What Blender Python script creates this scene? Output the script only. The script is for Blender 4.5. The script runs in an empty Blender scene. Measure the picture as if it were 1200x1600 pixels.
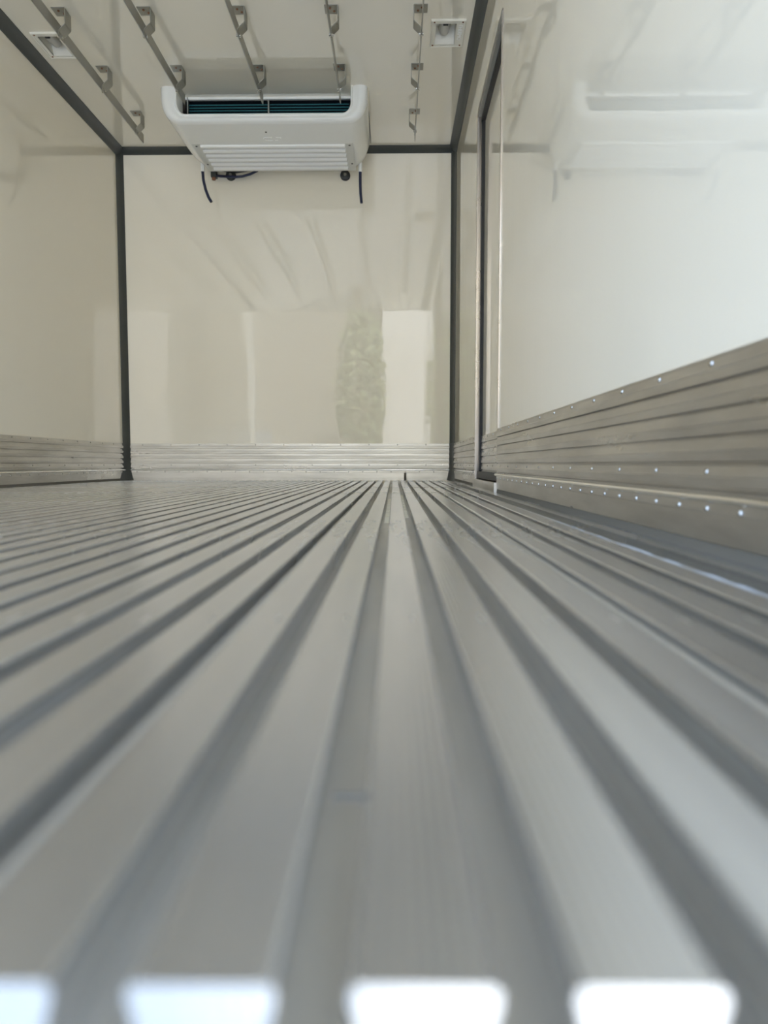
import bpy, bmesh, math, random
from mathutils import Vector, Matrix
random.seed(7)
S = bpy.context.scene
COL = S.collection
R = math.radians

# ------------------------------------------------------------------ camera
CAMZ = 0.1065
cd = bpy.data.cameras.new('camera'); cam = bpy.data.objects.new('camera', cd); COL.objects.link(cam)
cd.sensor_fit = 'VERTICAL'; cd.sensor_height = 36; cd.sensor_width = 27
cd.lens = 36 * 1100 / 1600
cd.clip_start = 0.01; cd.clip_end = 300
cam.location = (0, 0, CAMZ)
cam.rotation_euler = (R(90 - 3.95), 0, R(0.83))
cd.dof.use_dof = True; cd.dof.focus_distance = 2.6; cd.dof.aperture_fstop = 3.9
S.camera = cam

# ------------------------------------------------------------------ light
w = bpy.data.worlds.new('world'); S.world = w; w.use_nodes = True
nt = w.node_tree; nt.nodes.clear()
wo = nt.nodes.new('ShaderNodeOutputWorld'); bg = nt.nodes.new('ShaderNodeBackground')
sky = nt.nodes.new('ShaderNodeTexSky'); sky.sky_type = 'NISHITA'
sky.sun_disc = False; sky.sun_elevation = R(48); sky.sun_rotation = R(20)
sky.air_density = 1.0; sky.dust_density = 4.0; sky.ozone_density = 1.0
hz = nt.nodes.new('ShaderNodeMix'); hz.data_type = 'RGBA'; hz.inputs[0].default_value = 0.55
hz.inputs[7].default_value = (5.5, 7.2, 9.9, 1)       # even bright cloud cover
nt.links.new(sky.outputs[0], hz.inputs[6])
nt.links.new(hz.outputs[2], bg.inputs[0]); bg.inputs[1].default_value = 0.30
nt.links.new(bg.outputs[0], wo.inputs[0])
sd = bpy.data.lights.new('sun', 'SUN'); sd.energy = 6.0; sd.angle = R(1.5); sd.color = (1, .965, .90)
sun = bpy.data.objects.new('sun', sd); COL.objects.link(sun)
sun.rotation_euler = Vector((0.35, 0.75, 0.95)).to_track_quat('Z', 'Y').to_euler()   # comes from beyond the truck's front
sun.location = (5, 20, 20)
S.view_settings.view_transform = 'Standard'; S.view_settings.look = 'None'
S.view_settings.gamma = 1; S.view_settings.use_curve_mapping = False
S.view_settings.exposure = 1.17
S.cycles.use_denoising = True
S.cycles.max_bounces = 14; S.cycles.diffuse_bounces = 10; S.cycles.glossy_bounces = 8
S.cycles.sample_clamp_indirect = 8
S.cycles.blur_glossy = 0.0

# ------------------------------------------------------------------ room numbers
XL, XR, YB, Y0 = -1.71, 0.379, 4.48, 0.1365
CX = (XL + XR) / 2
TH = 0.085
def zc(y): return CAMZ + 1.935 - 0.010 * (YB - y)

# ------------------------------------------------------------------ helpers
class MB:
    def __init__(s): s.v = []; s.f = []
    def add(s, vs, fs):
        n = len(s.v); s.v += [tuple(v) for v in vs]; s.f += [tuple(i + n for i in f) for f in fs]; return s
    def box(s, a, b, top=None):
        x0, y0, z0 = a; x1, y1, z1 = b
        vs = [(x0,y0,z0),(x1,y0,z0),(x1,y1,z0),(x0,y1,z0),(x0,y0,z1),(x1,y0,z1),(x1,y1,z1),(x0,y1,z1)]
        return s.add(vs, [(0,3,2,1),(4,5,6,7),(0,1,5,4),(1,2,6,5),(2,3,7,6),(3,0,4,7)])
    def sweep(s, prof, pts3, closed=True, caps=True):
        """prof: list of rings already in 3D"""
        n = len(prof[0]); m = len(prof)
        vs = [p for r in prof for p in r]; fs = []
        for i in range(m - 1):
            for j in range(n if closed else n - 1):
                k = (j + 1) % n
                fs.append((i*n+j, i*n+k, (i+1)*n+k, (i+1)*n+j))
        if caps: fs.append(tuple(range(n))[::-1]); fs.append(tuple(range((m-1)*n, m*n)))
        return s.add(vs, fs)
    def tube(s, pts, r, n=10):
        pts = [Vector(p) for p in pts]; rings = []
        up = Vector((0.13, 0.31, 0.94)).normalized()
        for i, p in enumerate(pts):
            t = (pts[min(i+1, len(pts)-1)] - pts[max(i-1, 0)]).normalized()
            a = t.cross(up)
            if a.length < 1e-3: a = t.cross(Vector((1, 0, 0)))
            a.normalize(); b = t.cross(a)
            rr = r[i] if isinstance(r, (list, tuple)) else r
            rings.append([p + rr*(a*math.cos(2*math.pi*k/n) + b*math.sin(2*math.pi*k/n)) for k in range(n)])
        return s.sweep(rings, None)
    def plate(s, poly, thick_vec):
        """thick extruded polygon, poly 3D"""
        n = len(poly); t = Vector(thick_vec)
        vs = [Vector(p) for p in poly] + [Vector(p) + t for p in poly]
        fs = [tuple(range(n))[::-1], tuple(range(n, 2*n))]
        for i in range(n): fs.append((i, (i+1) % n, n+(i+1) % n, n+i))
        return s.add(vs, fs)
    def mesh(s, name, m, bevel=0, smooth=False, seg=2):
        me = bpy.data.meshes.new(name); bm = bmesh.new()
        vv = [bm.verts.new(v) for v in s.v]
        for f in s.f:
            try: bm.faces.new([vv[i] for i in f])
            except ValueError: pass
        bmesh.ops.recalc_face_normals(bm, faces=bm.faces)
        if bevel:
            es = [e for e in bm.edges if len(e.link_faces) == 2 and e.calc_face_angle(0) > R(35)]
            bmesh.ops.bevel(bm, geom=es, offset=bevel, segments=seg, profile=0.6, affect='EDGES', clamp_overlap=True)
        if smooth or bevel:
            for f in bm.faces: f.smooth = True
            for e in bm.edges:
                if len(e.link_faces) == 2 and e.calc_face_angle(0) > R(40): e.smooth = False
        bm.to_mesh(me); bm.free(); me.materials.append(m)
        return me
    def build(s, name, m, parent=None, **k):
        o = bpy.data.objects.new(name, s.mesh(name, m, **k)); COL.objects.link(o)
        if parent: o.parent = parent
        return o
def inst(name, me, parent, loc, rot=(0,0,0)):
    o = bpy.data.objects.new(name, me); COL.objects.link(o); o.parent = parent
    o.location = loc; o.rotation_euler = rot; return o
def thing(name, label, cat, loc=(0,0,0), group=None):
    o = bpy.data.objects.new(name, None); COL.objects.link(o); o.location = loc
    o.empty_display_size = .05
    return tag(o, label, cat, group)
def tag(o, label, cat, group=None):
    o['label'] = label; o['category'] = cat
    if group: o['group'] = group
    return o
def struct(o, label, cat):
    o['kind'] = 'structure'; o['label'] = label; o['category'] = cat; return o
def grid_slab(xs, ys, holes, fn):
    """cells xs*ys minus holes -> fn(x0,x1,y0,y1)"""
    xs = sorted(set(xs + [h[0] for h in holes] + [h[1] for h in holes]))
    ys = sorted(set(ys + [h[2] for h in holes] + [h[3] for h in holes]))
    for i in range(len(xs)-1):
        for j in range(len(ys)-1):
            cx, cy = (xs[i]+xs[i+1])/2, (ys[j]+ys[j+1])/2
            if any(h[0] < cx < h[1] and h[2] < cy < h[3] for h in holes): continue
            fn(xs[i], xs[i+1], ys[j], ys[j+1])

# ------------------------------------------------------------------ materials
def mat(name, col, rough=.5, metal=0., noise=None, bump=None, coat=0, rnoise=None, spec=None, ior=None):
    """noise=(scale xyz, amount, colour2), bump=(scale xyz, distance, strength[, detail])"""
    m = bpy.data.materials.new(name); m.use_nodes = True
    t = m.node_tree; p = t.nodes['Principled BSDF']
    p.inputs['Base Color'].default_value = (*col, 1)
    p.inputs['Roughness'].default_value = rough; p.inputs['Metallic'].default_value = metal
    if coat: p.inputs['Coat Weight'].default_value = coat; p.inputs['Coat Roughness'].default_value = .05
    if ior: p.inputs['IOR'].default_value = ior
    if spec is not None: p.inputs['Specular IOR Level'].default_value = spec
    tc = t.nodes.new('ShaderNodeTexCoord')
    def nz(scale, detail=3, rough=.5):
        mp = t.nodes.new('ShaderNodeMapping'); mp.inputs['Scale'].default_value = scale
        t.links.new(tc.outputs['Object'], mp.inputs[0])
        n = t.nodes.new('ShaderNodeTexNoise'); n.inputs['Scale'].default_value = 1
        n.inputs['Detail'].default_value = detail; n.inputs['Roughness'].default_value = rough
        t.links.new(mp.outputs[0], n.inputs[0]); return n
    if noise:
        n = nz(noise[0], 5, .6); mx = t.nodes.new('ShaderNodeMix'); mx.data_type = 'RGBA'
        mr = t.nodes.new('ShaderNodeMapRange'); mr.inputs[1].default_value = .38; mr.inputs[2].default_value = .68
        mr.inputs[4].default_value = noise[1]
        t.links.new(n.outputs[0], mr.inputs[0]); t.links.new(mr.outputs[0], mx.inputs[0])
        mx.inputs[6].default_value = (*col, 1); mx.inputs[7].default_value = (*noise[2], 1)
        t.links.new(mx.outputs[2], p.inputs['Base Color'])
    if rnoise:
        n = nz(rnoise[0], 4, .6); mr = t.nodes.new('ShaderNodeMapRange')
        mr.inputs[1].default_value = .3; mr.inputs[2].default_value = .7
        mr.inputs[3].default_value = rnoise[1]; mr.inputs[4].default_value = rnoise[2]
        t.links.new(n.outputs[0], mr.inputs[0]); t.links.new(mr.outputs[0], p.inputs['Roughness'])
    if bump:
        prev = None
        for b in (bump if isinstance(bump, list) else [bump]):
            n = nz(b[0], b[3] if len(b) > 3 else 2)
            bp = t.nodes.new('ShaderNodeBump'); bp.inputs['Distance'].default_value = b[1]
            bp.inputs['Strength'].default_value = b[2]
            t.links.new(n.outputs[0], bp.inputs['Height'])
            if prev: t.links.new(prev.outputs[0], bp.inputs['Normal'])
            prev = bp
        t.links.new(prev.outputs[0], p.inputs['Normal'])
    return m
CREAM = (.80, .742, .618)
M = {}
M['wall_back'] = mat('wall_gelcoat_back', CREAM, .02, ior=1.75, bump=[((1.6, 1, .7), .006, .5), ((5, 1, 1.3), .0009, .5, 1), ((16, 1, 3), .00012, .6)], noise=((3,3,3), .25, (.78,.728,.60)))
M['wall_side'] = mat('wall_gelcoat_side', CREAM, .02, ior=2.0, bump=[((1, 1.5, .8), .005, .5), ((1, 24, 3), .00015, .7)], noise=((2,2,2), .25, (.78,.728,.60)))
M['ceil'] = mat('ceiling_gelcoat', (.77, .72, .60), .015, ior=2.4, bump=((1.2, .9, 1), .004, .35))
M['trim'] = mat('dark_grey_trim', (.045, .05, .048), .38, noise=((8,8,8), .4, (.06,.065,.06)))
M['floor_rib'] = mat('brushed_aluminium_rib', (.685, .69, .70), .30, .95, noise=((30, 1.2, 10), .7, (.58, .59, .605)),
                     bump=[((25, 4, 4), .0002, .3)], rnoise=((12, 1.5, 3), .18, .32))
def lines(m, period, dist):
    t = m.node_tree; p = t.nodes['Principled BSDF']
    tc = t.nodes.new('ShaderNodeTexCoord'); sx = t.nodes.new('ShaderNodeSeparateXYZ'); t.links.new(tc.outputs['Object'], sx.inputs[0])
    a = t.nodes.new('ShaderNodeMath'); a.operation = 'MULTIPLY'; a.inputs[1].default_value = 2*math.pi/period
    c = t.nodes.new('ShaderNodeMath'); c.operation = 'COSINE'
    t.links.new(sx.outputs[0], a.inputs[0]); t.links.new(a.outputs[0], c.inputs[0])
    bp = t.nodes.new('ShaderNodeBump'); bp.inputs['Distance'].default_value = dist; bp.inputs['Strength'].default_value = .6
    t.links.new(c.outputs[0], bp.inputs['Height'])
    l = p.inputs['Normal'].links[0]; t.links.new(l.from_socket, bp.inputs['Normal']); t.links.new(bp.outputs[0], p.inputs['Normal'])
lines(M['floor_rib'], .0034, .00005)
M['floor_base'] = mat('aluminium_groove', (.56, .54, .49), .42, .85, noise=((20, 2, 10), .7, (.40, .38, .33)), rnoise=((10, 2, 3), .34, .55))
M['kick'] = mat('mill_aluminium_kick', (.575, .55, .505), .32, .95, noise=((3, 3, 22), .75, (.40, .38, .345)),
                bump=((3, 3, 260), .0002, .4, 1), rnoise=((2.5, 2.5, 9), .24, .42))
M['bright'] = mat('polished_aluminium', (.82, .82, .80), .18, 1)
M['rivet'] = mat('rivet_metal', (.62, .62, .61), .16, 1)
M['steel'] = mat('satin_steel', (.40, .395, .365), .42, .85, noise=((6, 3, 6), .5, (.33, .325, .30)), bump=((40,3,40), .0002, .3))
M['galv'] = mat('zinc_bracket_steel', (.34, .335, .30), .42, .85)
M['bead'] = mat('bright_rolled_edge', (.88, .87, .84), .07, 1, bump=((5, 5, 5), .001, .3))
M['foot_shade'] = mat('painted_foot_shade', (.13, .12, .10), .8, spec=.15)
M['rust'] = mat('rusty_screw', (.24, .11, .06), .7, .2)
M['black'] = mat('black_rubber', (.012, .012, .013), .5)
M['dark'] = mat('dark_plastic', (.03, .032, .03), .4)
M['hose'] = mat('navy_hose', (.012, .016, .05), .35)
M['white'] = mat('white_plastic', (.80, .80, .765), .22, coat=.3)
M['whiteframe'] = mat('white_lamp_frame', (.74, .71, .62), .3)
M['grey'] = mat('grey_grille_frame', (.60, .60, .56), .4)
M['coil'] = mat('coil_black', (.003, .005, .008), .6, spec=.1)
M['teal'] = mat('coil_teal_fin', (.02, .15, .18), .35, .3)
M['lens'] = mat('frosted_glass', (.42, .41, .37), .3, coat=.4)
M['logo'] = mat('raised_logo', (.88, .88, .85), .3)
M['alu_frame'] = mat('warm_aluminium_jamb', (.62, .56, .50), .28, 1, rnoise=((3,3,3), .2, .4))
M['greyseal'] = mat('grey_seal', (.22, .215, .19), .45)
M['dirt'] = mat('dirt_grime', (.06, .055, .045), .8)
M['glint_paint'] = mat('painted_glint', (.46, .49, .53), .4)
M['stain'] = mat('grey_grime', (.20, .19, .17), .7)
M['shell'] = mat('outer_body', (.75, .75, .74), .4)

# ------------------------------------------------------------------ outside (seen only as reflections)
gm = mat('concrete_yard', (.46, .455, .43), .85, noise=((.6,.6,.6), .6, (.39, .385, .36)))
g = MB().box((-60, -80, -1.35), (60, 40, -1.15)).build('ground', gm)
struct(g, 'pale concrete yard outside the open cargo box', 'ground')
fm = mat('tan_render', (.23, .21, .17), .8, noise=((.5,.5,.5), .5, (.19, .175, .145)))
wm = mat('white_render', (.62, .60, .55), .7, noise=((.5,.9,.5), .6, (.52, .50, .44)))
rm = mat('sheet_roof', (.25, .26, .27), .5, .3)
gl = mat('window_glass', (.05, .06, .07), .08)
lf = mat('leaf_green', (.12, .15, .07), .6, noise=((3,3,3), .8, (.22, .25, .12)))
bk = mat('bark', (.12, .09, .06), .85)
def building(x0, x1, y, h, d, label, nwin, fm=fm):
    b = thing('street_building', label, 'building', ((x0+x1)/2, y, -1.15))
    xa, xb = x0-(x0+x1)/2, x1-(x0+x1)/2
    MB().box((xa, -d, 0), (xb, 0, h)).build('wall', fm, b)
    MB().box((xa-.01, -d-.02, h), (xb+.01, .12, h+.25)).build('roof', rm, b)
    for k in range(nwin):
        cx = xa + (xb-xa)*(k+.5)/nwin
        f = MB().box((cx-.6, -.02, 3.1), (cx+.6, .06, 4.2)).build('window', M['grey'], b)
        MB().box((cx-.52, .06, 3.18), (cx-.04, .075, 4.12)).build('pane', gl, f)
        MB().box((cx+.04, .06, 3.18), (cx+.52, .075, 4.12)).build('pane', gl, f)
    if fm is not wm: MB().box((-.9, -.02, 0), (.9, .07, 2.3)).build('shutter', rm, b)
building(-9, -.48, -13.5, 7.6, 7, 'long tan warehouse behind the truck, seen only in the wall reflections', 0)
building(-.4, .95, -12, 7.4, 7, 'narrow white sunlit building behind the truck, seen only in the wall reflections', 0, wm)
building(1.0, 3.15, -13.5, 7.2, 7, 'tan building between two white ones behind the truck, seen only in the wall reflections', 0)
building(3.2, 8.5, -12, 7.4, 7, 'wide white sunlit building behind the truck, seen only in the wall reflections', 0, wm)
def tree(x, y, h, label):
    t = thing('tree', label, 'tree', (x, y, -1.15))
    MB().tube([(0,0,0),(.05,0,h*.3),(0,.05,h*.7)], [.16,.13,.06], 8).build('trunk', bk, t, smooth=True)
    b = MB()
    for k in range(1500):
        a = random.uniform(0, 6.28); e = random.uniform(-1, 1); rr = random.uniform(.4, 1)**.5
        c = Vector((math.cos(a)*math.sqrt(1-e*e)*.75*rr, math.sin(a)*math.sqrt(1-e*e)*.9*rr, h*.58 + e*h*.42*rr))
        u = Vector((random.gauss(0,1), random.gauss(0,1), random.gauss(0,1))).normalized()
        v = u.cross(Vector((.3,.5,.8))).normalized(); s = random.uniform(.09, .16)
        b.add([c-u*s, c+v*s*.6, c+u*s, c-v*s*.6], [(0,1,2,3)])
    b.build('foliage', lf, t)['kind'] = 'stuff'
tree(-.95, -10.6, 5.6, 'slim green tree beside the narrow white building, seen only in the wall reflections')

# ------------------------------------------------------------------ room shell
o = MB().box((XL-TH, YB, -.16), (XR+TH, YB+TH, 2.2)).build('wall_back', M['wall_back'])
struct(o, 'glossy cream front bulkhead wall facing the camera', 'wall')
o = MB().box((XL-TH, Y0, -.16), (XL, YB, 2.2)).build('wall_left', M['wall_side'])
struct(o, 'glossy cream side wall on the left', 'wall')
DY0, DY1, DZ0, DZ1 = 2.585, 3.27, .036, 1.655        # side door opening
b = MB()
grid_slab([Y0, YB], [-.16, 2.2], [(DY0, DY1, DZ0, DZ1)], lambda a0, a1, c0, c1: b.box((XR, a0, c0), (XR+TH, a1, c1)))
o = b.build('wall_right', M['wall_side'])
struct(o, 'glossy white side wall on the right with the side door', 'wall')
# ceiling with two lamp cut-outs; slopes by a hair
LAMPS = [(.16, .312, 3.195, 3.395), (-1.632, -1.48, 3.262, 3.462)]
cut = [(a+.022, c-.04 if k == 0 else c-.04, e+.026, f-.018) for k, (a, c, e, f) in enumerate(LAMPS)]
b = MB()
def ceil_cell(x0, x1, y0, y1):
    b.add([(x0,y0,zc(y0)),(x1,y0,zc(y0)),(x1,y1,zc(y1)),(x0,y1,zc(y1)),(x0,y0,2.3),(x1,y0,2.3),(x1,y1,2.3),(x0,y1,2.3)],
          [(0,3,2,1),(4,5,6,7),(0,1,5,4),(1,2,6,5),(2,3,7,6),(3,0,4,7)])
grid_slab([XL-TH, XR+TH], [Y0, YB+TH], [(a-.0035, c+.0035, e-.0035, f+.0035) for a, c, e, f in cut], ceil_cell)
o = b.build('ceiling', M['ceil'])
struct(o, 'glossy cream ceiling panel with hanging rails and two recessed lamps', 'ceiling')

# floor: base sheet + 43 ribs + edge strips
PITCH, RX0, RW, GD = .0462, .0065, .0304, .025
fl = MB().box((XL-TH, Y0, -.14), (XR+TH, YB, -GD)).build('floor', M['floor_base'])
struct(fl, 'grooved bare aluminium floor running the length of the box', 'floor')
def rib_mesh(wd, y0=Y0):
    h = wd/2; c = .0016
    prof = [(-h+.0035, -GD), (-h+.001, -.007), (-h, -.004), (-h, -c), (-h+c*.35, -c*.3), (-h+c, 0),
            (h-c, 0), (h-c*.35, -c*.3), (h, -c), (h, -.004), (h-.001, -.007), (h-.0035, -GD)]
    rings = [[(x, y, z) for x, z in prof] for y in (y0, .6, 1.2, 2.2, 3.2, YB-.012)]
    return MB().sweep(rings, None).mesh('floor_rib', M['floor_rib'])
rm_ = rib_mesh(RW)
for k in range(-36, 7):
    inst('floor_rib', rm_, fl, (RX0 + PITCH*k, 0, random.uniform(-.0004, .0002)))
MB().box((.3376, Y0, -GD), (XR-.001, YB-.012, 0)).build('edge_strip', M['floor_rib'], fl)
MB().box((XL+.001, Y0, -GD), (-1.686, YB-.012, 0)).build('edge_strip', M['floor_rib'], fl, bevel=.0015)
fm_ = MB().box((-.0008, Y0, -GD), (.0076, YB-.02, -.0062)).mesh('joint_flange', M['floor_base'], bevel=.0008)
for n_ in (-32, -26, -20, -14, -8, -2, 4):
    inst('joint_flange', fm_, fl, (RX0+PITCH*(n_-.5), 0, 0))
js = MB().add([(.3005,Y0,-GD),(.3005,Y0,-.0050),(.3085,Y0,-.0020),(.3085,Y0,-GD),(.3005,YB-.02,-GD),(.3005,YB-.02,-.0050),(.3085,YB-.02,-.0020),(.3085,YB-.02,-GD)],
        [(0,1,2,3),(4,7,6,5),(1,5,6,2),(2,6,7,3),(0,4,5,1)]).build('joint_strip', M['bright'], fl)
js['label'] = 'shiny bevelled joint strip near the right wall'
sp = []; sr = []; y = .40  # pale bluish bead whose colour stands in for the glint along the joint
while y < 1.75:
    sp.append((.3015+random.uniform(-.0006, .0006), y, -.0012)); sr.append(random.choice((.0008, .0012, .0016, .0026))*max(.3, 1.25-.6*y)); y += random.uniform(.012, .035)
MB().tube(sp, sr, 8).build('glint_bead', M['glint_paint'], fl, smooth=True)['label'] = 'uneven pale bead painting the glint on the joint'
gx = RX0 - PITCH/2
d_ = MB().box((gx-.0076, .268, -GD), (gx+.0076, .271, -GD+.0006)).build('weld_seam', M['stain'], fl)
d_['label'] = 'dark grimy seam across one groove'
pale_mat = mat('pale_yellow', (.78, .72, .55), .35)
for (gi, a, c) in ((-.5, 1.55, 2.6), (.5, 1.7, 2.9), (-1.5, 1.9, 2.5)):  # broken pale yellowish strips along three grooves
    bb = MB(); x = RX0 + PITCH*gi
    y = a
    while y < c:
        l = random.uniform(.05, .16); bb.box((x-.0055, y, -GD), (x+.005, min(y+l, c), -GD+.001)); y += l + random.uniform(.008, .02)
    q = bb.build('pale_strip', pale_mat, fl); q['kind'] = 'stuff'; q['label'] = 'broken pale strip in a groove'

# ------------------------------------------------------------------ kick plates (profiles: distance from wall, height)
def kick_profile(door=False):
    P = [(0, .2320), (.0060, .2320)]
    z = .2290
    P += [(.0062, z)]
    zs = [.2290, .198, .167, .135, .104]
    for i, z in enumerate(zs):
        zn = zs[i+1] if i+1 < len(zs) else .0745
        hgt = z - zn
        P += [(.0056, z), (.0071, z-hgt*.42), (.0088, z-hgt*.48), (.0086, zn+.0052), (.0078, zn+.0044), (.0010, zn+.0038), (.0010, zn+.0006)]
    return P + [(.0060, .0735), (.0060, .070), (0, .070)]
CURB = [(0, .0700), (.0066, .0700), (.0070, .0600), (.0072, .0585),
        (.0072, .0485), (.0056, .0475), (.0056, .0135), (.0015, .0125), (.0015, 0), (0, 0)]
BEAD = [(.0060, .0712)] + [(.0072+.0080*math.sin(math.pi*k/8), .0658+.0056*math.cos(math.pi*k/8)) for k in range(9)] + [(.0060, .0608)]
FOOT_SHADE = [(0, .0130), (.0040, .0130), (.0052, .0060), (.0060, 0), (0, 0)]  # dark strip added to paint the shade of the recess under the curb
def run(prof, a, b, axis, wall, sgn):
    """axis 'y': runs along Y at X=wall, protruding sgn; axis 'x': runs along X at Y=wall"""
    rings = []
    for s in (a, b):
        rings.append([(wall+sgn*d, s, z) if axis == 'y' else (s, wall+sgn*d, z) for d, z in prof])
    return MB().sweep(rings, None)
rb = MB()
n = 10
prev = []
rings = [[(0, 0, .0028)]]
vs = [(0, 0, .0030)]; fs = []
for j, (rr, zz) in enumerate(((.0022, .0024), (.0038, .0008), (.0040, -.0002))):
    vs += [(rr*math.cos(2*math.pi*k/n), rr*math.sin(2*math.pi*k/n), zz) for k in range(n)]
for k in range(n): fs.append((0, 1+k, 1+(k+1) % n))
for j in range(2):
    for k in range(n): fs.append((1+j*n+k, 1+(j+1)*n+k, 1+(j+1)*n+(k+1) % n, 1+j*n+(k+1) % n))
rb.add(vs, fs); rivet_me = rb.mesh('rivet', M['rivet'], smooth=True)
def rivets(parent, axis, wall, sgn, a, b, step, z, d, off=0):
    rot = {('y', -1): (0, R(-90), 0), ('y', 1): (0, R(90), 0), ('x', -1): (R(90), 0, 0)}[(axis, sgn)]
    s = a + off
    while s < b:
        p = (wall+sgn*d, s, z) if axis == 'y' else (s, wall+sgn*d, z)
        inst('rivet', rivet_me, parent, p, rot); s += step
def baseboard(name, axis, wall, sgn, segs, label):
    root = None
    for (a, b2) in segs:
        m_ = run(kick_profile(), a, b2, axis, wall, sgn)
        if root is None:
            root = m_.build(name, M['kick']); struct(root, label, 'baseboard')
        else: m_.build('kick_plate', M['kick'], root)
        run(CURB, a, b2, axis, wall, sgn).build('floor_curb', M['kick'], root, smooth=True)
        run(BEAD, a, b2, axis, wall, sgn).build('edge_bead', M['bead'], root, smooth=True)['label'] = 'shiny rounded bead'
        if axis == 'y': run(FOOT_SHADE, a, b2, axis, wall, sgn).build('shade_strip', M['foot_shade'], root, smooth=True)['label'] = 'dark grey strip painting the shade at floor level'
    return root
bR = baseboard('baseboard_right', 'y', XR, -1, [(Y0, DY0-.012), (DY1+.012, YB)], 'ridged aluminium kick plate along the right wall')
bL = baseboard('baseboard_left', 'y', XL, 1, [(Y0, YB)], 'ridged aluminium kick plate along the left wall')
bB = baseboard('baseboard_back', 'x', YB, -1, [(XL+.01, XR-.01)], 'ridged aluminium kick plate along the front bulkhead')
for (a, c) in ((.50, DY0-.02), (DY1+.03, YB-.06)):
    o1 = .843 - .163*2 - .50 if a == .5 else .02
    rivets(bR, 'y', XR, -1, a, c, .163, .2235, .0060, max(o1, .0))
    rivets(bR, 'y', XR, -1, a, c, .163, .0965, .0058, max(o1, .0)+.004)
    rivets(bR, 'y', XR, -1, a, c, .0815, .0533, .0072, .015)
rivets(bL, 'y', XL, 1, 2.75, YB-.06, .163, .2235, .0060, .05)
rivets(bL, 'y', XL, 1, 2.75, YB-.06, .163, .0965, .0058, .06)
rivets(bL, 'y', XL, 1, 2.75, YB-.06, .0815, .0533, .0072, .03)
rivets(bB, 'x', YB, -1, XL+.06, XR-.04, .18, .2235, .0060, .05)
rivets(bB, 'x', YB, -1, XL+.06, XR-.04, .18, .0965, .0058, .05)
rivets(bB, 'x', YB, -1, XL+.06, XR-.04, .09, .0533, .0072, .01)
q = MB().box((.062, YB-.020, 0), (.077, YB-.004, .048)).build('drain_slot', M['dirt'], bB, bevel=.002)
q['label'] = 'small dark drain slot at floor level'

# ------------------------------------------------------------------ corner trims (coved angle extrusions)
def cove(a, b, n=5):
    """profile between (a,0) and (0,b), slightly hollow, with small edge lips"""
    P = [(0, 0), (a, 0), (a, .004)]
    for k in range(1, n):
        t = k/n; x = a*(1-t); y = b*t
        s = 1 - .18*math.sin(math.pi*t); P.append((x*s+.002, y*s+.002))
    return P + [(.004, b), (0, b)]
for i, (cx, sg, nm) in enumerate(((XL, 1, 'left'), (XR, -1, 'right'))):
    a, bb = .030, .052
    rings = [[(cx+sg*p, YB-q, z) for p, q in cove(a, bb)] for z in (.232, zc(YB))]
    t = MB().sweep(rings, None).build('trim_%d' % (i+1), M['trim'], smooth=True)
    struct(t, 'dark grey corner trim between the bulkhead and the %s wall' % nm, 'trim')
    rings = [[(cx+sg*p*s, YB-q*s, z) for p, q in cove(a+.004, .095)] for z, s in ((0, 1.35), (.04, 1.12), (.09, 1.0), (.20, .98), (.233, .96))]
    MB().sweep(rings, None).build('corner_boot', M['trim'], t, smooth=True)
rings = [[(x, YB-p, zc(YB-p)-q) for p, q in cove(.048, .030)] for x in (XL, XR)]
struct(MB().sweep(rings, None).build('trim_3', M['trim'], smooth=True), 'dark grey corner trim between the bulkhead and the ceiling', 'trim')
for i, (cx, sg, nm) in enumerate(((XL, 1, 'left'), (XR, -1, 'right'))):
    rings = [[(cx+sg*p, y, zc(y)-q) for p, q in cove(.042, .046)] for y in (Y0, YB)]
    struct(MB().sweep(rings, None).build('trim_%d' % (4+i), M['trim'], smooth=True), 'dark grey corner trim between the ceiling and the %s wall' % nm, 'trim')
# rear portal frame of the box (behind the picture's edge, mirrored in the bulkhead)
b = MB()
b.box((XL-TH-.04, Y0-.10, -.2), (XL-.005, Y0, 2.36)); b.box((XR+.02, Y0-.10, -.2), (XR+TH+.04, Y0, 2.36)); b.box((XL-TH, Y0-.10, zc(Y0)+.005), (XR+TH, Y0, 2.36))
struct(b.build('trim_6', M['galv'], bevel=.004), 'steel portal frame around the rear opening', 'trim')

# ------------------------------------------------------------------ side door
dr = bpy.data.objects.new('door_1', None); COL.objects.link(dr); dr.location = (XR, (DY0+DY1)/2, 0)
struct(dr, 'cream side door set back in the right wall', 'door')
L = Vector(dr.location)
def dbox(name, m_, a, c, **k):
    a = Vector(a)-L; c = Vector(c)-L
    return MB().box(a, c).build(name, m_, dr, **k)
REC = .026
dbox('door_leaf', M['wall_side'], (XR+REC, DY0+.01, DZ0+.03), (XR+TH-.01, DY1-.018, DZ1-.02))
kp = run([(d*.8, z) for d, z in kick_profile()], DY0+.012, DY1-.022, 'y', XR+REC, -1)
kp.v = [tuple(Vector(v)-L) for v in kp.v]
kpo = kp.build('kick_plate', M['kick'], dr)
for zz, dd in ((.2235, .0050), (.0965, .0046)):
    for k in range(4): inst('rivet', rivet_me, kpo, Vector((XR+REC-dd, DY0+.12+.163*k, zz))-L, (0, R(-90), 0))
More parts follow.
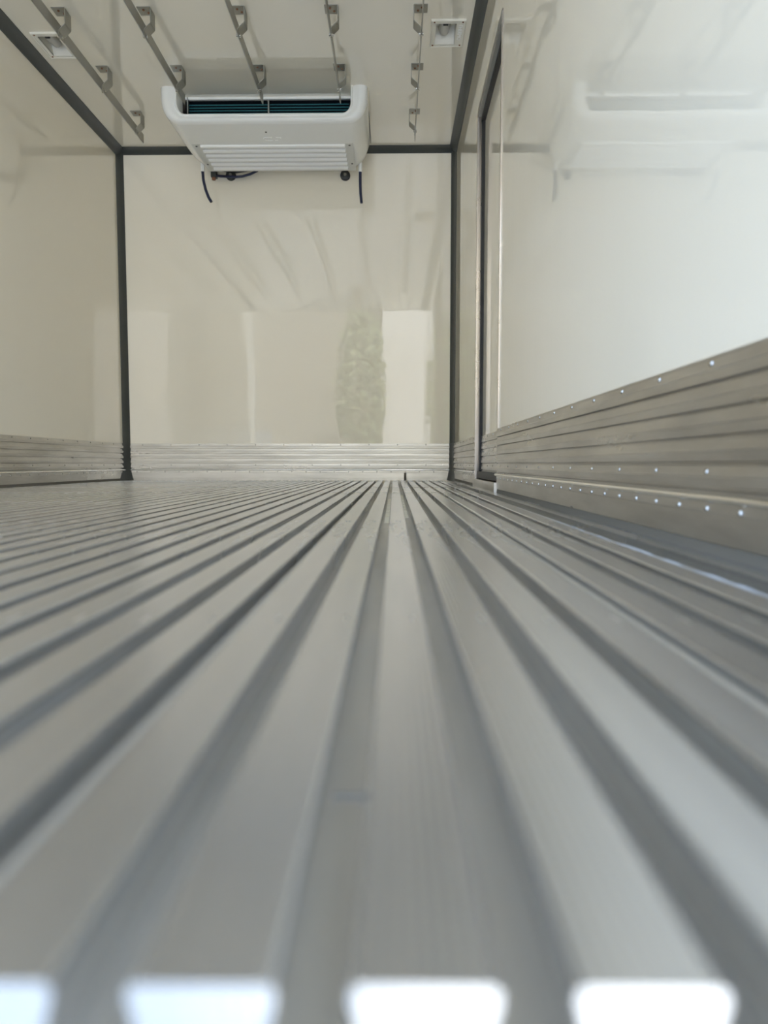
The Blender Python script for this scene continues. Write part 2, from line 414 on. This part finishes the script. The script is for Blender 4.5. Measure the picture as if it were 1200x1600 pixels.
# seals and jambs
dbox('gasket', M['black'], (XR+.012, DY1-.018, DZ0), (XR+.040, DY1-.004, DZ1-.004))
dbox('gasket', M['black'], (XR+.010, DY0, DZ1-.026), (XR+.045, DY1-.006, DZ1-.006))
dbox('gasket', M['black'], (XR+.004, DY0, DZ0+.004), (XR+.045, DY1-.006, DZ0+.034))
j = dbox('side_jamb', M['alu_frame'], (XR-.007, DY1-.005, .034), (XR+.016, DY1+.018, DZ1), bevel=.0015)
j['label'] = 'brownish aluminium jamb'
dbox('head_jamb', M['greyseal'], (XR-.006, DY0-.01, DZ1-.006), (XR+.05, DY1+.018, DZ1+.030), bevel=.0015)
dbox('side_jamb', M['alu_frame'], (XR-.0045, DY0-.012, 0), (XR+.006, DY0+.002, 1.690), bevel=.001)['label'] = 'thin bright edge strip'
dbox('door_sill', M['kick'], (XR-.014, DY0, 0), (XR+.045, DY1+.016, DZ0), bevel=.002)

# ------------------------------------------------------------------ hanging rails under the ceiling
RZ0, RZ1 = 1.815+CAMZ, 1.865+CAMZ
def bracket(root, X, Y, sd, boltz):
    """foot on the ceiling, hanging strap, diagonal, tab bolted to the bar; sd = side of the strap"""
    z = zc(Y)
    t = .003; wy = .029
    path = [(-sd*.024, z-t/2), (sd*.032, z-t/2), (sd*.034, z-.004), (sd*.034, z-.064), (sd*.031, z-.069),
            (sd*.008, z-.090), (sd*.0045, z-.094), (sd*.0045, z-.116)]
    prof = []
    for i, (x, zz) in enumerate(path):
        a = Vector((path[max(i-1, 0)][0], path[max(i-1, 0)][1])); c = Vector((path[min(i+1, len(path)-1)][0], path[min(i+1, len(path)-1)][1]))
        d = (c-a).normalized(); nrm = Vector((-d.y, d.x))*t/2
        prof.append(((x+nrm.x, zz+nrm.y), (x-nrm.x, zz-nrm.y)))
    rings = [[(X+p[0], Y-wy, min(p[1], z)), (X+p[0], Y+wy, min(p[1], z)), (X+q[0], Y+wy, min(q[1], z)), (X+q[0], Y-wy, min(q[1], z))] for p, q in prof]
    L = Vector(root.location)
    rings = [[Vector(v)-L for v in r] for r in rings]
    br = MB().sweep(rings, None).build('bracket', M['galv'], root, bevel=0)
    for dx, dy in ((.000, -.010), (.016, .010)):
        p = Vector((X+sd*dx, Y+dy, z-.0035))-L
        MB().tube([p+Vector((0,0,-.0025)), p+Vector((0,0,.001))], .0048, 8).build('screw', M['rust'], br)
    p = Vector((X, Y, z-.106))-L
    MB().tube([p+Vector((-sd*.006,0,0)), p+Vector((-sd*.0025,0,0)), p+Vector((sd*.006,0,0)), p+Vector((sd*.0125,0,0))], [.0075,.0078,.0062,.0058], 8).build('bolt', M['rivet'], br, smooth=False)
RAILS = [(-1.428, 4.12, 1, 'leftmost flat steel hanging rail, near the left wall, reaching the bulkhead'),
         (-1.065, 3.694, 1, 'flat steel hanging rail ending at the left end of the cooling unit'),
         (-.667, 3.694, 1, 'flat steel hanging rail ending at the middle of the cooling unit'),
         (-.273, 3.694, 1, 'flat steel hanging rail ending at the right end of the cooling unit'),
         (.115, 4.12, -1, 'rightmost flat steel hanging rail, beside the right ceiling lamp, reaching the bulkhead')]
for X, ye, sd_, lab in RAILS:
    y0 = .95
    r = thing('hanging_rail', lab, 'rail', (X, (y0+ye)/2, RZ1), 'steel hanging rails under the ceiling')
    L = Vector(r.location)
    z = lambda y, a: a - .010*(YB-y)*0
    poly = [(X-.002, y0, RZ0), (X-.002, ye-.004, RZ0), (X-.002, ye, RZ0+.006), (X-.002, ye, RZ1), (X-.002, y0, RZ1)]
    MB().plate([Vector(p)-L for p in poly], (.004, 0, 0)).build('bar', M['steel'], r)
    y = 4.012
    ys = []
    while y > 1.1:
        if y < ye: ys.append(y)
        y -= .4465
    for y in ys: bracket(r, X, y, sd_, 0)
    if ye < 4: # short rails get a doubling plate at the free end
        e = MB().box(Vector((X-.0045, ye-.06, RZ0+.004))-L, Vector((X-.002, ye-.004, RZ0+.030))-L).build('end_plate', M['galv'], r, bevel=.0008)

# ------------------------------------------------------------------ evaporator (cooling unit)
EX = -.672; EW = .533
ev = thing('cooling_unit', 'white plastic cooling unit hung under the ceiling at the bulkhead', 'cooling unit', (EX, 3.75, zc(3.75)-.18))
EL = Vector(ev.location)
def uring(w_, d, Y, r, n=9):
    zt = zc(Y); P = []
    P.append((EX-w_, Y, zt)); P.append((EX-w_, Y, zt-.012))
    for k in range(n+1):
        a = math.pi/2*k/n; P.append((EX-w_+r*(1-math.cos(a)), Y, zt-d+r*1.25*(1-math.sin(a))))
    for k in range(n+1):
        a = math.pi/2*k/n; P.append((EX+w_-r*(1-math.sin(a)), Y, zt-d+r*1.25*(1-math.cos(a))))
    P.append((EX+w_, Y, zt-.012)); P.append((EX+w_, Y, zt))
    return [Vector(p)-EL for p in P]
rings = [uring(.444, .132, 3.83, .042), uring(.446, .134, 3.742, .044), uring(.449, .137, 3.734, .046), uring(.455, .142, 3.732, .05), uring(.459, .145, 3.738, .052), uring(.464, .149, 3.737, .056),
         uring(.478, .156, 3.731, .066), uring(.500, .163, 3.729, .082), uring(.518, .170, 3.734, .092), uring(.529, .1755, 3.743, .098), uring(.533, .179, 3.757, .10)]
MB().sweep(rings, None, closed=False, caps=False).build('front_frame', M['white'], ev, smooth=True)
rings = [uring(.533, .179, 3.757, .10), uring(.5335, .1795, 3.765, .10), uring(.5335, .1795, 4.10, .10), uring(.530, .1795, 4.22, .10), uring(.515, .1790, 4.30, .10), uring(.492, .178, 4.34, .10), uring(.462, .172, 4.365, .10), uring(.42, .15, 4.378, .09)]
bdy = MB().sweep(rings, None, closed=False, caps=False)
n_ = len(rings[0]); k0 = (len(rings)-1)*n_
bdy.f.append(tuple(range(k0, k0+n_)))
bdy.build('housing', M['white'], ev, smooth=True)
# top rim, inner box, coil
def ebox(name, m_, a, c, parent=None, **k):
    o = MB().box(Vector(a)-EL, Vector(c)-EL).build(name, m_, parent or ev, **k); return o
ZE = zc(3.86)
ebox('top_rim', M['white'], (EX-.445, 3.842, ZE-.013), (EX+.445, 3.856, ZE), bevel=.002)
coil = ebox('coil', M['coil'], (EX-.444, 3.885, ZE-.16), (EX+.444, 4.02, ZE-.001))
ebox('inner_tray', M['coil'], (EX-.444, 3.76, ZE-.150), (EX+.444, 3.885, ZE-.138))
for k in range(5):
    z = ZE-.028-.0148*k
    MB().tube([Vector((EX-.43, 3.872, z))-EL, Vector((EX+.43, 3.872, z))-EL], .0030, 8).build('coil_tube', M['teal'], coil, smooth=True)
ebox('divider', M['galv'], (EX+.002, 3.85, ZE-.145), (EX+.008, 3.868, ZE-.002))
ebox('divider', M['galv'], (EX-.424, 3.84, ZE-.145), (EX-.419, 3.860, ZE-.002))
# underside louvre grille
UZ = zc(4.15)-.1795
GX0, GX1, GY0, GY1 = -1.115, -.228, 3.985, 4.345
gr = ebox('grille_frame', M['grey'], (GX0, GY0, UZ-.003), (GX1, GY1, UZ+.004), bevel=.002)
gr['label'] = 'grey grille frame with dark screws'
ns = 6; pit = (GY1-GY0-.01)/ns
for k in range(ns):
    y = GY0+.005+pit*k
    prof = [(.02, -.003), (.06, -.0120), (.18, -.0150), (.36, -.0150), (.56, -.0115), (.70, -.0060), (.74, -.003)]
    rings = [[Vector((x, y+pit*p, UZ+q))-EL for p, q in prof] for x in (GX0+.045, GX1-.045)]
    MB().sweep(rings, None).build('louvre_slat', M['white'], gr, smooth=True)
for (sx, sy) in ((GX0+.020, GY0+.022), (GX0+.020, GY1-.10), (GX1-.020, GY0+.022), (GX1-.020, GY1-.10)):
    p = Vector((sx, sy, UZ-.005))-EL
    MB().tube([p, p+Vector((0,0,.004))], .006, 10).build('screw', M['dark'], gr)
p = Vector((EX-.008, 3.845, zc(3.845)-.1795))-EL
MB().tube([p+Vector((0,0,-.003)), p+Vector((0,0,.002))], .005, 10).build('screw', M['dark'], ev)
# small raised mark: two broken curved bars
lg = MB(); lz = zc(3.925) - .1795 - .0018
def stroke(pts, wd=.005):
    for i in range(len(pts)-1):
        (x0, y0), (x1, y1) = pts[i], pts[i+1]
        d = Vector((x1-x0, y1-y0, 0)).normalized(); nn = Vector((-d.y, d.x, 0))*wd/2
        a = Vector((EX+.012+x0, 3.925+y0, lz))-EL; c = Vector((EX+.012+x1, 3.925+y1, lz))-EL
        lg.plate([a-nn, c-nn, c+nn, a+nn], (0, 0, .0022))
stroke([(-.045, -.014), (-.022, -.018), (.0, -.018)]); stroke([(0, -.018), (-.006, -.010)])
stroke([(.022, -.020), (.034, -.014), (.048, -.014)]); stroke([(.048, -.014), (.046, -.006)])
stroke([(-.036, .018), (-.018, .021), (.0, .019)]); stroke([(.012, .020), (.028, .016)])
stroke([(-.045, -.014), (-.047, -.004)]); stroke([(-.036, .018), (-.042, .010)])
lg.build('raised_logo', M['logo'], ev)
# right cheek: sunk vent
side = EX+EW
v = MB()
v.plate([Vector(p)-EL for p in [(side-.001, 3.90, zc(4)-.052), (side-.001, 4.06, zc(4)-.075), (side-.001, 4.22, zc(4)-.078), (side-.001, 4.24, zc(4)-.060), (side-.001, 4.10, zc(4)-.038)]], (.0035, 0, 0))
v.build('side_vent', M['dark'], ev, bevel=.001)
# drain hoses
for pts, s_ in (([(-1.146, 4.315, 1.872), (-1.146, 4.32, 1.845), (-1.144, 4.325, 1.80), (-1.133, 4.33, 1.745), (-1.116, 4.33, 1.70), (-1.099, 4.33, 1.672)], 0),
                ([(-.205, 4.335, 1.868), (-.205, 4.338, 1.845), (-.205, 4.34, 1.79), (-.203, 4.34, 1.72), (-.198, 4.338, 1.665)], 1)):
    L_ = [Vector(p)-EL for p in pts]
    MB().tube([L_[0]+Vector((0,0,.03)), L_[1]], .012, 12).build('hose_socket', M['white'], ev, smooth=True)
    MB().tube(L_, .0085, 12).build('drain_hose', M['hose'], ev, smooth=True)

# ------------------------------------------------------------------ wall plugs and cable below the unit
for x, z, lab in ((-1.012, 1.883, 'round black wall plug under the left part of the cooling unit'), (-.304, 1.879, 'round black wall plug under the right end of the cooling unit')):
    p = thing('wall_plug', lab, 'plug', (x, YB, z), 'black wall plugs')
    for y0, y1, r0, r1 in ((0, -.014, .031, .030), (-.014, -.022, .026, .022)):
        MB().tube([(0, y0, 0), (0, y0*.3+y1*.7, 0), (0, y1, 0)], [r0, r0, r1], 20).build('flange' if y0 == 0 else 'cap', M['black'] if y0 == 0 else M['dark'], p, smooth=True)
    MB().tube([(0, -.021, 0), (0, -.026, 0)], .009, 12).build('core', M['greyseal'], p)
cb = thing('power_cable', 'black cable with connector looping below the left of the cooling unit', 'cable', (-1.10, YB-.03, 1.89))
CL = Vector(cb.location)
pts = [(-1.105, 4.45, 1.876), (-1.07, 4.445, 1.868), (-1.03, 4.43, 1.860), (-.98, 4.425, 1.855), (-.93, 4.425, 1.858), (-.88, 4.425, 1.872), (-.84, 4.43, 1.893), (-.81, 4.44, 1.93)]
MB().tube([Vector(p)-CL for p in pts], .0075, 10).build('cable', M['hose'], cb, smooth=True)
pts = [(-1.08, 4.44, 1.905), (-1.02, 4.44, 1.893), (-.97, 4.44, 1.889), (-.91, 4.445, 1.900), (-.87, 4.45, 1.92)]
MB().tube([Vector(p)-CL for p in pts], .006, 10).build('cable', M['black'], cb, smooth=True)
MB().box(Vector((-1.128, 4.435, 1.862))-CL, Vector((-1.095, YB, 1.92))-CL).build('connector', M['dark'], cb, bevel=.004)
MB().tube([Vector(p)-CL for p in [(-1.112, 4.45, 1.862), (-1.112, 4.45, 1.848)]], .012, 12).build('connector_nut', M['rust'], cb)

# ------------------------------------------------------------------ recessed ceiling lamps
def lamp(box_, cu, lab):
    x0, x1, y0, y1 = box_; hx0, hx1, hy0, hy1 = cu
    ym = (y0+y1)/2; z = zc(ym)
    l = thing('ceiling_lamp', lab, 'lamp', ((x0+x1)/2, ym, z), 'recessed ceiling lamps')
    L = Vector(l.location)
    b = MB(); sl = lambda y: zc(y)+.0005
    grid_slab([x0, x1], [y0, y1], [cu], lambda a0, a1, c0, c1: b.add(
        [Vector(p)-L for p in [(a0,c0,sl(c0)-.006),(a1,c0,sl(c0)-.006),(a1,c1,sl(c1)-.006),(a0,c1,sl(c1)-.006),(a0,c0,sl(c0)),(a1,c0,sl(c0)),(a1,c1,sl(c1)),(a0,c1,sl(c1))]],
        [(0,3,2,1),(4,5,6,7),(0,1,5,4),(1,2,6,5),(2,3,7,6),(3,0,4,7)]))
    b.build('lamp_frame', M['whiteframe'], l)
    # rim bead around the frame's outer edge
    zz = z-.006
    cs = [(x0+.004, y0+.004), (x1-.004, y0+.004), (x1-.004, y1-.004), (x0+.004, y1-.004)]
    for i in range(4):
        a, c = cs[i], cs[(i+1) % 4]
        MB().tube([Vector((a[0], a[1], zc(a[1])-.005))-L, Vector((c[0], c[1], zc(c[1])-.005))-L], .004, 8).build('rim', M['whiteframe'], l, smooth=True)
    # cavity
    dd = .060; b = MB(); t = .003
    b.box((hx0-t, hy0-t, z+dd), (hx1+t, hy1+t, z+dd+t))
    b.box((hx0-t, hy0-t, z-.003), (hx0, hy1+t, z+dd)); b.box((hx1, hy0-t, z-.003), (hx1+t, hy1+t, z+dd))
    b.box((hx0, hy0-t, z-.003), (hx1, hy0, z+dd))
    b.add([(hx0,hy1-.002,z-.002),(hx1,hy1-.002,z-.002),(hx1,hy1-.03,z+dd),(hx0,hy1-.03,z+dd),(hx0,hy1+t,z-.002),(hx1,hy1+t,z-.002),(hx1,hy1+t,z+dd),(hx0,hy1+t,z+dd)],
          [(0,1,2,3),(4,7,6,5),(0,3,7,4),(1,5,6,2),(0,4,5,1),(3,2,6,7)])
    b.v = [tuple(Vector(v_)-L) for v_ in b.v]
    b.build('recess', M['whiteframe'], l)
    cx = (hx0+hx1)/2-.004
    gl_ = [(cx, hy0+.001, z+.022), (cx, hy0+.02, z+.022), (cx, hy0+.06, z+.024), (cx, hy0+.105, z+.026), (cx, hy0+.118, z+.027), (cx, hy0+.124, z+.027)]
    MB().tube([Vector(p)-L for p in gl_], [.027, .027, .026, .021, .013, .003], 16).build('glass_jar', M['lens'], l, smooth=True)
    MB().box(Vector((cx-.010, hy0+.002, z-.0065))-L, Vector((cx+.012, hy0+.016, z+.006))-L).build('socket', M['black'], l, bevel=.002)
    for sx in (x0+.014, x1-.014):
        for sy in (y0+.014, y1-.014):
            MB().tube([Vector((sx, sy, zc(sy)-.0075))-L, Vector((sx, sy, zc(sy)-.004))-L], .004, 8).build('screw', M['rust'], l)
    # raised lettering along the right margin
    fc = bpy.data.curves.new('lettering', 'FONT'); fc.body = 'THERMO'; fc.size = .028; fc.extrude = .0008
    fo = bpy.data.objects.new('tmp', fc); COL.objects.link(fo)
    dg = bpy.context.evaluated_depsgraph_get(); me = bpy.data.meshes.new_from_object(fo.evaluated_get(dg))
    bpy.data.objects.remove(fo)
    me.materials.clear(); me.materials.append(M['logo'])
    t_ = bpy.data.objects.new('lettering', me); COL.objects.link(t_); t_.parent = l
    t_.matrix_local = Matrix.Translation(Vector((x1-.031, y0+.030, z-.0076))-L) @ Matrix(((0, 1, 0, 0), (1, 0, 0, 0), (0, 0, -1, 0), (0, 0, 0, 1)))
lamp(LAMPS[0], cut[0], 'square white recessed ceiling lamp by the right wall, right of the rails')
lamp(LAMPS[1], cut[1], 'square white recessed ceiling lamp behind the leftmost hanging rail')
